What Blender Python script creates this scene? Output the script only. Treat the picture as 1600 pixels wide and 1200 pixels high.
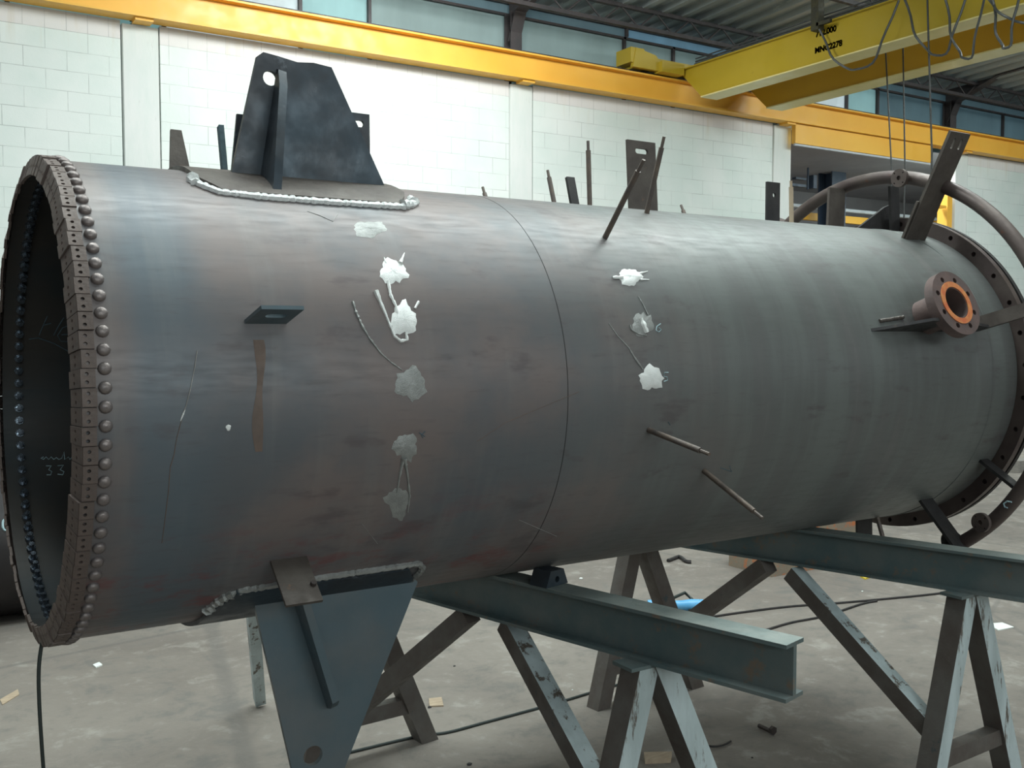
import bpy, math, random
from mathutils import Vector, Matrix
from mathutils.geometry import tessellate_polygon
random.seed(7)
SC = bpy.context.scene
COL = SC.collection
for o in list(bpy.data.objects): bpy.data.objects.remove(o)
R_ = math.radians
# ------------------------------------------------------------------ camera
EYE = 1.65
cam_d = bpy.data.cameras.new('camera'); cam_d.sensor_width = 36; cam_d.lens = 36*1557/1600
cam_d.clip_start = .05; cam_d.clip_end = 200
cam = bpy.data.objects.new('camera', cam_d); COL.objects.link(cam)
cam.location = (0, 0, EYE); cam.rotation_euler = (R_(90-2.94), 0, R_(-32.2))
SC.camera = cam
# ------------------------------------------------------------------ view and world
SC.view_settings.view_transform = 'Standard'; SC.view_settings.look = 'None'
SC.view_settings.gamma = 1; SC.view_settings.use_curve_mapping = False
SC.view_settings.exposure = 0.0
W = bpy.data.worlds.new('sky'); SC.world = W; W.use_nodes = True
bg = W.node_tree.nodes['Background']; bg.inputs[0].default_value = (.88, .95, 1, 1); bg.inputs[1].default_value = .95
# ------------------------------------------------------------------ area lights: hall skylights and added unseen fills
def area(name, loc, target, sx, sy, power, col=(.9, 1, .98)):
    d = bpy.data.lights.new(name, 'AREA'); d.shape = 'RECTANGLE'; d.size = sx; d.size_y = sy; d.energy = power; d.color = col
    o = bpy.data.objects.new(name, d); COL.objects.link(o); o.location = loc
    o.rotation_euler = (Vector(target)-Vector(loc)).to_track_quat('-Z', 'Y').to_euler()
    return o
area('skylight_over_bay', (3.2, 3.6, 6.0), (3.2, 3.4, 0), 8, 1.6, 450)
area('overhead_front_fill', (3.6, 1.2, 6.1), (3.4, 2.2, 0), 6, 1.4, 120)  # added overhead fill for the upper front of the vessel
area('front_fill', (1.5, -7.7, 4.0), (2.2, 2.5, 1.0), 9, 1.2, 250)  # unseen fill behind the camera, added for frontal light; no window there
area('skylight_near_wall', (4.9, 8.2, 6.05), (5.2, 10.9, 3.6), 3.2, 1.4, 430, (.96, 1, .98))
area('skylight_far_bay', (14.5, 6.0, 6.0), (15, 8.5, 0), 7, 2.4, 620)
area('skylight_left', (-2.5, 6.8, 6.0), (-1, 9.5, 1), 5, 2, 260)
area('hall_two_fill', (16, 11.6, 4.88), (16, 11.75, 0), 8, .4, 330)  # added fill hidden behind the lintel, brightens the next hall

# ------------------------------------------------------------------ materials
def new_mat(name):
    m = bpy.data.materials.new(name); m.use_nodes = True
    nt = m.node_tree; nt.nodes.clear()
    out = nt.nodes.new('ShaderNodeOutputMaterial'); p = nt.nodes.new('ShaderNodeBsdfPrincipled')
    nt.links.new(p.outputs[0], out.inputs[0]); return m, nt, p
class N:
    """tiny node helper"""
    def __init__(s, nt): s.nt = nt
    def put(s, sock, v):
        if isinstance(v, bpy.types.NodeSocket): s.nt.links.new(v, sock)
        else: sock.default_value = v
    def math(s, op, a, b=0., c=None, clamp=False):
        n = s.nt.nodes.new('ShaderNodeMath'); n.operation = op; n.use_clamp = clamp
        s.put(n.inputs[0], a); s.put(n.inputs[1], b)
        if c is not None: s.put(n.inputs[2], c)
        return n.outputs[0]
    def coord(s): return s.nt.nodes.new('ShaderNodeTexCoord').outputs['Object']
    def sep(s, v):
        n = s.nt.nodes.new('ShaderNodeSeparateXYZ'); s.put(n.inputs[0], v); return n.outputs
    def comb(s, x, y, z):
        n = s.nt.nodes.new('ShaderNodeCombineXYZ'); s.put(n.inputs[0], x); s.put(n.inputs[1], y); s.put(n.inputs[2], z); return n.outputs[0]
    def map(s, v, scale):
        n = s.nt.nodes.new('ShaderNodeMapping'); s.put(n.inputs[0], v); n.inputs['Scale'].default_value = scale; return n.outputs[0]
    def noise(s, v, scale, detail=4, rough=.55, dist=0.):
        n = s.nt.nodes.new('ShaderNodeTexNoise'); s.put(n.inputs['Vector'], v)
        n.inputs['Scale'].default_value = scale; n.inputs['Detail'].default_value = detail; n.inputs['Roughness'].default_value = rough
        n.inputs['Distortion'].default_value = dist; return n.outputs[0]
    def ramp(s, f, a, b, lo=0., hi=1.):
        n = s.nt.nodes.new('ShaderNodeMapRange'); n.interpolation_type = 'SMOOTHSTEP'; s.put(n.inputs[0], f)
        n.inputs[1].default_value = a; n.inputs[2].default_value = b; n.inputs[3].default_value = lo; n.inputs[4].default_value = hi; return n.outputs[0]
    def mix(s, f, a, b, mode='MIX'):
        n = s.nt.nodes.new('ShaderNodeMix'); n.data_type = 'RGBA'; n.blend_type = mode
        s.put(n.inputs[0], f)
        for sock, v in ((n.inputs[6], a), (n.inputs[7], b)):
            s.put(sock, v if isinstance(v, bpy.types.NodeSocket) else (*v, 1))
        return n.outputs[2]
    def bump(s, h, strength, dist=.01):
        n = s.nt.nodes.new('ShaderNodeBump'); s.put(n.inputs['Height'], h); n.inputs['Strength'].default_value = strength
        n.inputs['Distance'].default_value = dist; return n.outputs[0]
def worn(name, c1, c2, c3=None, scale=6, rough=.5, metal=0., bump=.2, lo=.62, hi=.72, stretch=(1, 1, 1), det=5):
    m, nt, p = new_mat(name); n = N(nt); v = n.map(n.coord(), stretch)
    a = n.noise(v, scale, det, .6)
    col = n.mix(n.ramp(a, .3, .7), c1, c2)
    if c3:
        b = n.noise(v, scale*2.3+1, 6, .7); col = n.mix(n.ramp(b, lo, hi), col, c3)
    n.put(p.inputs['Base Color'], col)
    n.put(p.inputs['Roughness'], n.ramp(n.noise(v, scale*3, 3), .3, .7, rough-.08, rough+.12))
    p.inputs['Metallic'].default_value = metal
    if bump: n.put(p.inputs['Normal'], n.bump(n.noise(v, scale*9, 4), bump, .004))
    return m
VY, VZ, VR = 2.766, 1.479, .6          # vessel axis and outer radius
def shell_mat(inside=False):
    m, nt, p = new_mat('mill_scale_shell' if not inside else 'shell_inside'); n = N(nt)
    co = n.coord(); x, y, z = n.sep(co)
    ang = n.math('ARCTAN2', n.math('SUBTRACT', z, VZ), n.math('SUBTRACT', VY, y))
    big = n.noise(n.comb(x, n.math('MULTIPLY', ang, .6), 0.), 2.2, 5, .6)
    ring = n.noise(n.comb(n.math('MULTIPLY', x, 9.), n.math('MULTIPLY', ang, .5), 3.), 1., 5, .6)
    fine = n.noise(n.comb(n.math('MULTIPLY', x, 10.), n.math('MULTIPLY', ang, 34.), 0.), 1., 4, .6)
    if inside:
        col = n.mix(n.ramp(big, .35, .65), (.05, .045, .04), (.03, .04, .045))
    else:
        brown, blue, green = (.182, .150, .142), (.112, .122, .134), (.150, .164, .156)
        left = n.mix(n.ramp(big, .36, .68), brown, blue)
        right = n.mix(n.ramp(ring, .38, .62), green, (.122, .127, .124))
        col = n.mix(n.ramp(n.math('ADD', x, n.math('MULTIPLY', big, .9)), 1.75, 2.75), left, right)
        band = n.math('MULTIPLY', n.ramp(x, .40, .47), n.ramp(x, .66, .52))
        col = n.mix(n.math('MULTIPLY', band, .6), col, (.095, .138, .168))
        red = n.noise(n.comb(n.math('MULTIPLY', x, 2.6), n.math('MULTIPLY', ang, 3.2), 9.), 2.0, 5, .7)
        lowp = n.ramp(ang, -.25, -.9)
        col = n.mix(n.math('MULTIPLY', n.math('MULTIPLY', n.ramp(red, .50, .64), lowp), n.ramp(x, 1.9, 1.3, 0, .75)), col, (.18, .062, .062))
        d1 = n.noise(n.comb(n.math('MULTIPLY', x, 3.2), n.math('MULTIPLY', ang, 5.), 21.), 1.6, 4, .6)
        col = n.mix(n.ramp(d1, .58, .72, 0, .5), col, (.085, .068, .072))
        col = n.mix(n.ramp(ring, .5, .75, 0, .35), col, (.225, .222, .212))
        col = n.mix(n.ramp(fine, .55, .8, 0, .35), col, (.09, .082, .08))
    n.put(p.inputs['Base Color'], col)
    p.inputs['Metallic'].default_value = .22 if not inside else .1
    n.put(p.inputs['Roughness'], n.ramp(fine, .3, .7, .42, .55))
    n.put(p.inputs['Normal'], n.bump(fine, .10, .002))
    return m
def wall_mat():
    m, nt, p = new_mat('white_painted_blocks'); n = N(nt)
    co = n.coord(); x, y, z = n.sep(co)
    def brick(w, zoff, off):
        b = nt.nodes.new('ShaderNodeTexBrick'); n.put(b.inputs['Vector'], n.comb(x, n.math('ADD', z, zoff), 0.))
        b.inputs['Scale'].default_value = 1; b.inputs['Brick Width'].default_value = w; b.inputs['Row Height'].default_value = .2
        b.inputs['Mortar Size'].default_value = .0045; b.inputs['Mortar Smooth'].default_value = .6; b.offset = off
        b.inputs['Color1'].default_value = (0, 0, 0, 1); b.inputs['Color2'].default_value = (1, 1, 1, 1); b.inputs['Bias'].default_value = 0
        return b.outputs['Fac'], b.outputs['Color']
    f1, c1 = brick(.4, -.08, .5); f2, c2 = brick(.2, -.08, 0)
    top = n.math('GREATER_THAN', z, 4.68)
    fac = n.math('ADD', n.math('MULTIPLY', f1, n.math('SUBTRACT', 1., top)), n.math('MULTIPLY', f2, top))
    v = n.noise(co, 1.1, 5); g = n.noise(co, 9, 5, .7)
    col = n.mix(n.ramp(v, .3, .7), (.62, .70, .66), (.72, .76, .73))
    col = n.mix(n.ramp(c1, 0, 1, 0, .10), col, (.50, .58, .56))
    col = n.mix(n.math('MULTIPLY', top, .55), col, (.66, .60, .60))
    st = n.noise(n.comb(n.math('MULTIPLY', x, 5.), 0., n.math('MULTIPLY', z, .6)), 1., 4)
    drip = n.math('MULTIPLY', n.ramp(st, .55, .72), n.ramp(z, 4.35, 4.85))
    col = n.mix(n.math('MULTIPLY', drip, .45), col, (.52, .44, .30))
    gap = n.noise(co, 2.3, 4, .6)
    col = n.mix(n.math('MULTIPLY', fac, n.ramp(gap, .38, .68, .12, .62)), col, (.25, .27, .27))
    col = n.mix(n.ramp(g, .62, .8, 0, .25), col, (.45, .48, .47))
    n.put(p.inputs['Base Color'], col); p.inputs['Roughness'].default_value = .75
    n.put(p.inputs['Normal'], n.bump(n.math('SUBTRACT', g, n.math('MULTIPLY', fac, 1.2)), .25, .01))
    return m
def floor_mat():
    m, nt, p = new_mat('dusty_concrete'); n = N(nt); co = n.coord()
    a = n.noise(co, .7, 6, .6, .4); b = n.noise(co, 5.5, 7, .68, .3); c = n.noise(co, 38, 5, .7)
    col = n.mix(n.ramp(a, .3, .7), (.178, .156, .137), (.238, .213, .186))
    col = n.mix(n.ramp(b, .50, .70, 0, .75), col, (.145, .140, .130))
    col = n.mix(n.ramp(b, .46, .30, 0, .6), col, (.36, .34, .305))
    col = n.mix(n.ramp(c, .62, .78, 0, .5), col, (.15, .15, .145))
    vo = nt.nodes.new('ShaderNodeTexVoronoi'); vo.feature = 'DISTANCE_TO_EDGE'; vo.inputs['Scale'].default_value = .28
    n.put(vo.inputs['Vector'], co)
    col = n.mix(n.ramp(vo.outputs[0], .006, .0015, 0, .55), col, (.14, .13, .12))
    n.put(p.inputs['Base Color'], col); n.put(p.inputs['Roughness'], n.ramp(b, .3, .7, .62, .85))
    n.put(p.inputs['Normal'], n.bump(n.math('ADD', b, n.math('MULTIPLY', c, .4)), .35, .012))
    return m
def panel_mat(name, c, thru):
    m = bpy.data.materials.new(name); m.use_nodes = True; nt = m.node_tree; nt.nodes.clear(); n = N(nt)
    out = nt.nodes.new('ShaderNodeOutputMaterial'); d = nt.nodes.new('ShaderNodeBsdfDiffuse'); t = nt.nodes.new('ShaderNodeBsdfTranslucent'); mx = nt.nodes.new('ShaderNodeMixShader')
    co = n.coord(); a = n.noise(n.map(co, (1, 1, .4)), 2.2, 4)
    w = n.math('ADD', n.math('MULTIPLY', a, .5), .75)
    k = n.mix(1., (*c,)[:3], n.comb(w, w, w), 'MULTIPLY')
    nt.links.new(k, d.inputs[0]); nt.links.new(k, t.inputs[0]); mx.inputs[0].default_value = thru
    nt.links.new(d.outputs[0], mx.inputs[1]); nt.links.new(t.outputs[0], mx.inputs[2]); nt.links.new(mx.outputs[0], out.inputs[0])
    return m
M = dict(
    shell=shell_mat(), inside=shell_mat(True), wall=wall_mat(), floor=floor_mat(),
    ringseg=worn('rusty_ring_steel', (.175, .128, .108), (.12, .095, .085), (.24, .15, .10), 14, .6, .25, .3),
    bolt=worn('bolt_steel', (.23, .19, .175), (.17, .16, .165), (.28, .22, .18), 20, .42, .5, .2),
    stud=worn('inner_studs', (.30, .36, .42), (.10, .12, .15), None, 40, .22, .8, 0),
    plate=worn('dark_blue_steel_plate', (.040, .044, .050), (.045, .066, .084), (.13, .15, .17), 4.5, .40, .4, .15, .60, .78),  # pale bluish patches: wear, with highlight streaks put into the colour
    lugblue=worn('bluish_steel_plate', (.095, .140, .165), (.135, .155, .165), (.20, .12, .095), 5, .45, .35, .15, .68, .78),
    clip=worn('brown_clip_steel', (.075, .062, .055), (.11, .095, .082), (.16, .10, .07), 10, .5, .35, .2),
    darkclip=worn('dark_clip_steel', (.035, .034, .036), (.055, .052, .052), (.10, .075, .06), 10, .5, .35, .2),
    pin=worn('rusty_pin_steel', (.16, .125, .10), (.11, .095, .09), (.24, .19, .14), 18, .55, .3, .2),
    pindark=worn('pin_tip', (.05, .04, .038), (.07, .055, .05), None, 18, .5, .3, .2),
    pipe=worn('rusty_ring_pipe', (.085, .062, .060), (.12, .095, .085), (.16, .08, .06), 8, .45, .35, .2),
    nozzle=worn('nozzle_flange_steel', (.17, .115, .105), (.12, .092, .088), (.22, .13, .10), 10, .55, .25, .2),
    orange=worn('orange_rust', (.55, .13, .05), (.62, .27, .09), (.35, .09, .05), 30, .7, .1, .2),
    weld=worn('bright_weld', (.93, .95, .94), (.84, .87, .86), (.55, .57, .57), 60, .42, .25, .8, .62, .72),
    ground=worn('ground_metal_shine', (.92, .94, .92), (.84, .87, .85), None, 60, .42, .2, .5),  # bare metal with its blown-out overhead shine put into the near-white colour
    ground_grey=worn('grey_ground_metal', (.36, .37, .36), (.27, .28, .27), None, 40, .42, .5, .5),  # greyer copy of the same metal; weaker shine put into the colour
    seam=worn('dark_seam', (.02, .02, .02), (.035, .03, .03), None, 30, .6, .2, 0),
    scratch=worn('scratch', (.35, .35, .34), (.18, .17, .16), None, 12, .5, .3, 0),
    ruststreak=worn('rust_streak', (.17, .12, .095), (.13, .10, .085), None, 14, .6, .2, 0),
    chalk=worn('chalk', (.55, .75, .80), (.30, .42, .46), None, 60, .9, 0, 0),
    chalkdim=worn('faint_chalk', (.10, .15, .175), (.065, .10, .12), None, 40, .9, 0, 0),
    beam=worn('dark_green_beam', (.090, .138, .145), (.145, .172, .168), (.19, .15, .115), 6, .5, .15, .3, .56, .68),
    beamtop=worn('pale_beam_top', (.22, .27, .26), (.30, .33, .31), (.12, .12, .11), 9, .55, .3, .3),  # paler than the beam sides, with darker patches
    leg=worn('worn_leg_steel', (.12, .10, .088), (.16, .15, .138), (.07, .095, .10), 7, .55, .25, .3),
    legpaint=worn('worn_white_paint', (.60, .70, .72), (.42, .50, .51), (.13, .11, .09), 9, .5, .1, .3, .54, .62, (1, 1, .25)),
    yellow=worn('runway_yellow', (.80, .42, .055), (.84, .47, .07), (.55, .27, .05), 1.6, .42, 0, .1, .66, .8),
    crane=worn('crane_yellow', (.40, .285, .020), (.44, .315, .026), (.35, .245, .018), .8, .38, 0, .05, .66, .8),
    crane2=worn('crane_yellow_shaded', (.52, .28, .018), (.56, .31, .02), None, .8, .42, 0, .05),  # second girder: shade put into the crane paint as a deeper orange
    flangeunder=worn('flange_yellow_lit', (.66, .57, .24), (.72, .64, .32), None, 1.5, .4, 0, .05),  # bright reflected light on the girder underside put into the colour
    darksteel=worn('dark_structural_steel', (.065, .055, .055), (.045, .043, .045), (.09, .06, .05), 4, .55, .2, .1),
    bluecol=worn('dark_blue_column', (.02, .035, .06), (.03, .045, .07), None, 3, .5, .1, .05),
    greywall=worn('grey_next_hall_wall', (.24, .235, .25), (.28, .27, .285), None, .7, .7, 0, .1),
    roofsheet=worn('corrugated_roof_sheet', (.22, .25, .25), (.34, .38, .38), (.62, .68, .68), .5, .42, .35, .05, .60, .72, (1, .3, 1)),
    pillar=worn('painted_concrete_pillar', (.62, .67, .64), (.68, .70, .68), (.46, .47, .46), 3, .8, 0, .3, .64, .8, (2.5, 1, .5)),
    rope=worn('steel_rope', (.04, .045, .045), (.06, .06, .06), None, 20, .5, .4, 0),
    rubber=worn('black_rubber_cable', (.016, .026, .024), (.025, .035, .032), None, 20, .5, 0, 0),
    festoon=worn('grey_festoon_cable', (.055, .06, .06), (.08, .085, .085), None, 20, .45, 0, 0),
    ink=worn('black_stencil', (.03, .03, .02), (.05, .045, .02), None, 10, .7, 0, 0),
    oldtank=worn('dark_tank', (.022, .02, .022), (.035, .03, .03), None, 4, .55, .2, .1),
    crate=worn('rusty_block', (.27, .22, .16), (.22, .19, .15), (.48, .16, .06), 7, .8, 0, .4, .52, .62),
    paper=worn('white_paper', (.75, .80, .76), (.82, .86, .82), None, 5, .8, 0, 0),
    blue=worn('blue_plastic', (.10, .38, .70), (.18, .50, .80), None, 14, .35, 0, 0),
    wood=worn('pale_wood', (.48, .38, .27), (.36, .28, .20), None, 10, .8, 0, .2, stretch=(1, 6, 1)),
    yellowscrap=worn('yellow_scrap', (.80, .62, .05), (.70, .52, .05), None, 10, .6, 0, 0),
    stone=worn('rubble', (.30, .28, .25), (.20, .19, .18), None, 30, .9, 0, .3),
    bluestone=worn('pipe_white', (.60, .64, .68), (.50, .54, .58), None, 3, .4, 0, 0),
    pane_bright=panel_mat('clear_sheet', (.92, .98, .98), .85),
    pane=panel_mat('aged_sheet', (.46, .56, .55), .6),
    pane_mid=panel_mat('pale_sheet', (.60, .80, .80), .7),
    pane_dark=panel_mat('dark_sheet', (.27, .38, .42), .6),
    pane_strip=panel_mat('strip_sheet', (.40, .58, .68), .7),
)
# ------------------------------------------------------------------ mesh builder
class MB:
    def __init__(s): s.v = []; s.f = []; s.mi = []; s.cur = 0; s.sm = []
    def add(s, vs, fs, smooth=False):
        k = len(s.v); s.v += [Vector(v) for v in vs]
        for f in fs: s.f.append(tuple(i+k for i in f)); s.mi.append(s.cur); s.sm.append(smooth)
        return s
    def box(s, c, d, rot=None):
        c = Vector(c); h = Vector(d)/2; vs = []
        for sx in (-1, 1):
            for sy in (-1, 1):
                for sz in (-1, 1):
                    q = Vector((sx*h.x, sy*h.y, sz*h.z))
                    if rot: q = rot @ q
                    vs.append(c+q)
        return s.add(vs, [(0, 1, 3, 2), (4, 6, 7, 5), (0, 4, 5, 1), (2, 3, 7, 6), (0, 2, 6, 4), (1, 5, 7, 3)])
    def span(s, a, b):
        a = Vector(a); b = Vector(b); return s.box((a+b)/2, [abs(q) for q in (b-a)])
    def plate(s, outline, holes, o, u, v, t):
        """flat plate: 2D outline (+holes) in frame o + a*u + b*v, thick t along u x v, centred"""
        o, u, v = Vector(o), Vector(u), Vector(v); w = u.cross(v).normalized()
        loops = [outline]+list(holes); pts = [p for l in loops for p in l]
        tri = tessellate_polygon([[Vector((p[0], p[1], 0)) for p in l] for l in loops])
        n = len(pts); P = [o+u*p[0]+v*p[1] for p in pts]
        vs = [q+w*t/2 for q in P]+[q-w*t/2 for q in P]; fs = []
        for a, b, c in tri:
            fs.append((a, b, c)); fs.append((c+n, b+n, a+n))
        k = 0
        for l in loops:
            m = len(l)
            for i in range(m):
                j = (i+1) % m; fs.append((k+i, k+j, k+j+n, k+i+n))
            k += m
        return s.add(vs, fs)
    def sweep(s, prof, p0, p1, up):
        """closed 2D profile swept straight from p0 to p1; profile x along side, y along up"""
        p0, p1, up = Vector(p0), Vector(p1), Vector(up); d = (p1-p0).normalized()
        side = d.cross(up).normalized(); up = side.cross(d).normalized(); n = len(prof)
        vs = [p0+side*a+up*b for a, b in prof]+[p1+side*a+up*b for a, b in prof]
        fs = [(i, (i+1) % n, (i+1) % n+n, i+n) for i in range(n)]
        for t in tessellate_polygon([[Vector((a, b, 0)) for a, b in prof]]):
            fs.append(t); fs.append(tuple(q+n for q in t[::-1]))
        return s.add(vs, fs)
    def tube(s, pts, r, seg=8, cap=True, closed=False):
        pts = [Vector(p) for p in pts]; n = len(pts)
        rs = r if isinstance(r, (list, tuple)) else [r]*n
        vs = []; ref = None
        for i, p in enumerate(pts):
            a = pts[(i-1) % n] if (i or closed) else p; b = pts[(i+1) % n] if (i < n-1 or closed) else p
            t = (b-a).normalized()
            if ref is None:
                ref = Vector((0, 0, 1)) if abs(t.z) < .9 else Vector((1, 0, 0))
            e1 = (ref-t*ref.dot(t)).normalized(); ref = e1; e2 = t.cross(e1)
            for k in range(seg):
                q = 2*math.pi*k/seg; vs.append(p+(e1*math.cos(q)+e2*math.sin(q))*rs[i])
        fs = []
        for i in range(n if closed else n-1):
            j = (i+1) % n
            for k in range(seg):
                l = (k+1) % seg; fs.append((i*seg+k, i*seg+l, j*seg+l, j*seg+k))
        s.add(vs, fs, True)
        if cap and not closed:
            k = len(s.v)-len(vs)
            s.f.append(tuple(k+i for i in range(seg))[::-1]); s.mi.append(s.cur); s.sm.append(False)
            s.f.append(tuple(k+(n-1)*seg+i for i in range(seg))); s.mi.append(s.cur); s.sm.append(False)
        return s
    def lathe(s, prof, o, axis, seg=24):
        """prof: list of (along, radius)"""
        o, ax = Vector(o), Vector(axis).normalized()
        ref = Vector((0, 0, 1)) if abs(ax.z) < .9 else Vector((1, 0, 0))
        e1 = (ref-ax*ref.dot(ax)).normalized(); e2 = ax.cross(e1); vs = []; n = len(prof)
        for a, r in prof:
            for k in range(seg):
                q = 2*math.pi*k/seg; vs.append(o+ax*a+(e1*math.cos(q)+e2*math.sin(q))*r)
        fs = []
        for i in range(n-1):
            for k in range(seg):
                l = (k+1) % seg; fs.append((i*seg+k, i*seg+l, (i+1)*seg+l, (i+1)*seg+k))
        return s.add(vs, fs, True)
    def build(s, name, mat, parent=None, **tags):
        me = bpy.data.meshes.new(name); base = Vector((0, 0, 0))
        if parent is None:
            base = Vector(((min(v.x for v in s.v)+max(v.x for v in s.v))/2, (min(v.y for v in s.v)+max(v.y for v in s.v))/2, min(v.z for v in s.v)))
        me.from_pydata([v-base for v in s.v], [], s.f)
        for m in (mat if isinstance(mat, list) else [mat]): me.materials.append(m)
        me.polygons.foreach_set('material_index', s.mi); me.polygons.foreach_set('use_smooth', s.sm)
        me.update()
        import bmesh
        bm = bmesh.new(); bm.from_mesh(me); bmesh.ops.recalc_face_normals(bm, faces=bm.faces); bm.to_mesh(me); bm.free()
        try: me.set_sharp_from_angle(angle=R_(38))
        except Exception: pass
        o = bpy.data.objects.new(name, me); COL.objects.link(o)
        if parent is None: o.location = base
        else:
            o.parent = parent; w = Vector((0, 0, 0)); q = parent
            while q: w += q.location; q = q.parent
            o.location = -w
        for k, v in tags.items(): o[k] = v
        return o
def circle(cx, cy, r, n=16, r2=None):
    return [(cx+r*math.cos(2*math.pi*i/n), cy+(r2 or r)*math.sin(2*math.pi*i/n)) for i in range(n)]
def slot(cx, cy, L, r, n=6, vert=False):
    pts = []
    for k in range(n+1):
        a = -math.pi/2+math.pi*k/n; pts.append((cx+L/2+r*math.cos(a), cy+r*math.sin(a)))
    for k in range(n+1):
        a = math.pi/2+math.pi*k/n; pts.append((cx-L/2+r*math.cos(a), cy+r*math.sin(a)))
    return [(cx+(q[1]-cy), cy+(q[0]-cx)) for q in pts] if vert else pts
def thing(name, label, cat, loc, group=None):
    o = bpy.data.objects.new(name, None); COL.objects.link(o); o.location = loc; o.empty_display_size = .1
    o['label'] = label; o['category'] = cat
    if group: o['group'] = group
    return o
def ibeam(h, w, tw, tf):
    H, Wd = h/2, w/2
    return [(-Wd, -H), (Wd, -H), (Wd, -H+tf), (tw/2, -H+tf), (tw/2, H-tf), (Wd, H-tf), (Wd, H), (-Wd, H), (-Wd, H-tf), (-tw/2, H-tf), (-tw/2, -H+tf), (-Wd, -H+tf)]
def rect(w, h): return [(-w/2, -h/2), (w/2, -h/2), (w/2, h/2), (-w/2, h/2)]
def lprof(a, t): return [(0, 0), (a, 0), (a, t), (t, t), (t, a), (0, a)]

# ------------------------------------------------------------------ measuring helper: sight lines of the photograph
Fw = Vector((math.sin(R_(32.2))*math.cos(R_(2.94)), math.cos(R_(32.2))*math.cos(R_(2.94)), -math.sin(R_(2.94))))
Rw = Vector((math.cos(R_(32.2)), -math.sin(R_(32.2)), 0))
Uw = Vector((math.sin(R_(32.2))*math.sin(R_(2.94)), math.cos(R_(32.2))*math.sin(R_(2.94)), math.cos(R_(2.94))))
def ray(x, y): return Fw+Rw*((x-800)/1557)-Uw*((y-600)/1557)
def on(x, y, ax, val):
    d = ray(x, y); C = Vector((0, 0, EYE)); return C+d*((val-C[ax])/d[ax])
def cyl(x, y, r=VR, far=False):
    d = ray(x, y); a = d.y**2+d.z**2; oz = EYE-VZ; b = 2*(-VY*d.y+oz*d.z); c = VY**2+oz**2-r*r
    D = max(b*b-4*a*c, 0); t = (-b+(1 if far else -1)*math.sqrt(D))/(2*a); P = Vector((0, 0, EYE))+d*t
    return P.x, math.atan2(P.z-VZ, VY-P.y)
def cp(x, phi, r=VR): return Vector((x, VY-r*math.cos(phi), VZ+r*math.sin(phi)))
def deg(x, d, r=VR): return cp(x, R_(d), r)

# ================================================================== SETTING
MB().span((-14, -14, -.1), (45, 26, 0)).build('floor', M['floor'], kind='structure')
WY = 11.0
MB().span((-6, WY, 0), (2.15, WY+.2, 4.872)).span((2.545, WY, 0), (6.88, WY+.2, 4.872)).span((7.25, WY, 0), (11.67, WY+.2, 4.87)).build('wall_back', M['wall'], kind='structure')
MB().span((16.66, WY, 0), (30, WY+.2, 4.87)).build('wall_back_right', M['wall'], kind='structure')
for i, (a, b) in enumerate(((2.165, 2.53), (6.895, 7.235), (11.685, 12.07), (16.28, 16.64))):
    mb = MB()
    mb.sweep([(0, 0), (b-a, 0), (b-a, .2), (b-a-.008, .215), (.008, .215), (0, .2)], (a, WY+.2, 0), (a, WY+.2, 4.84), (0, -1, 0))
    mb.span((a+.1, WY-.02, 4.84), (b-.12, WY+.1, 4.875))
    mb.build('trim_%d' % (i+1), M['pillar'], kind='structure')
MB().span((-6.2, -8, 0), (-6, 11.2, 6)).build('wall_left', M['greywall'], kind='structure')
MB().span((-6.2, -8.2, 0), (30.2, -8, 3.3)).build('wall_front', M['greywall'], kind='structure')
MB().span((30, -8, 0), (30.2, 16.4, 6.4)).build('wall_right', M['greywall'], kind='structure')
MB().span((10, 16.2, 0), (30, 16.4, 4.95)).build('wall_next_hall', M['greywall'], kind='structure')
MB().span((10, 11.22, 4.93), (30, 16.4, 4.99)).build('ceiling_next_hall', M['greywall'], kind='structure')
# corrugated roof, ribs running down to the wall
mb = MB(); p = .34; vs = []; fs = []; xs = []
x = -6.2
while x < 30:
    xs += [(x, 0), (x+.2, 0), (x+.225, -.07), (x+.315, -.07)]; x += p
for (x, dz) in xs:
    for y in (11.35, -8): vs.append((x, y, 6.0+dz+(11-y)*.045))
for i in range(len(xs)-1): fs.append((2*i, 2*i+1, 2*i+3, 2*i+2))
mb.add(vs, fs); mb.build('ceiling', M['roofsheet'], kind='structure')
# clerestory: sheets in frames above the wall
def wn(i, x0, x1, mat, z0=4.86, z1=5.77, y=11.16):
    mb = MB(); mb.span((x0, y, z0), (x1, y+.012, z1))
    o = mb.build('window_%d' % i, mat, kind='structure')
    fb = MB(); fb.span((x0, y-.05, z1-.03), (x1, y-.004, z1)).span((x0, y-.05, z0), (x0+.04, y-.004, z1))
    fb.build('window_frame', M['darksteel'], o)
spec = [(-6, -2, 'pane_mid'), (-2, 1.1, 'pane_mid'), (1.1, 2.6, 'pane_mid'), (2.6, 4.12, 'pane_bright'), (4.12, 4.98, 'pane_mid'), (4.98, 6.95, 'pane'), (6.95, 8.84, 'pane'), (8.84, 9.74, 'pane'), (9.74, 11.9, 'pane'),
        (11.9, 13.5, 'pane_bright'), (13.5, 14.28, 'pane_mid'), (14.28, 16.12, 'pane_dark'), (16.12, 17.9, 'pane_dark'), (17.9, 20.9, 'pane_dark'), (20.9, 30, 'pane_dark')]
for i, (a, b, mt) in enumerate(spec): wn(i+1, a, b, M[mt])
wn(16, -6, 7.0, M['pane_dark'], 5.79, 5.93, 11.18); wn(17, 7.0, 8.9, M['pane_dark'], 5.79, 5.93, 11.18); wn(18, 8.9, 12.4, M['pane_strip'], 5.79, 5.93, 11.18); wn(19, 12.4, 30, M['pane_dark'], 5.79, 5.93, 11.18)

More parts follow.
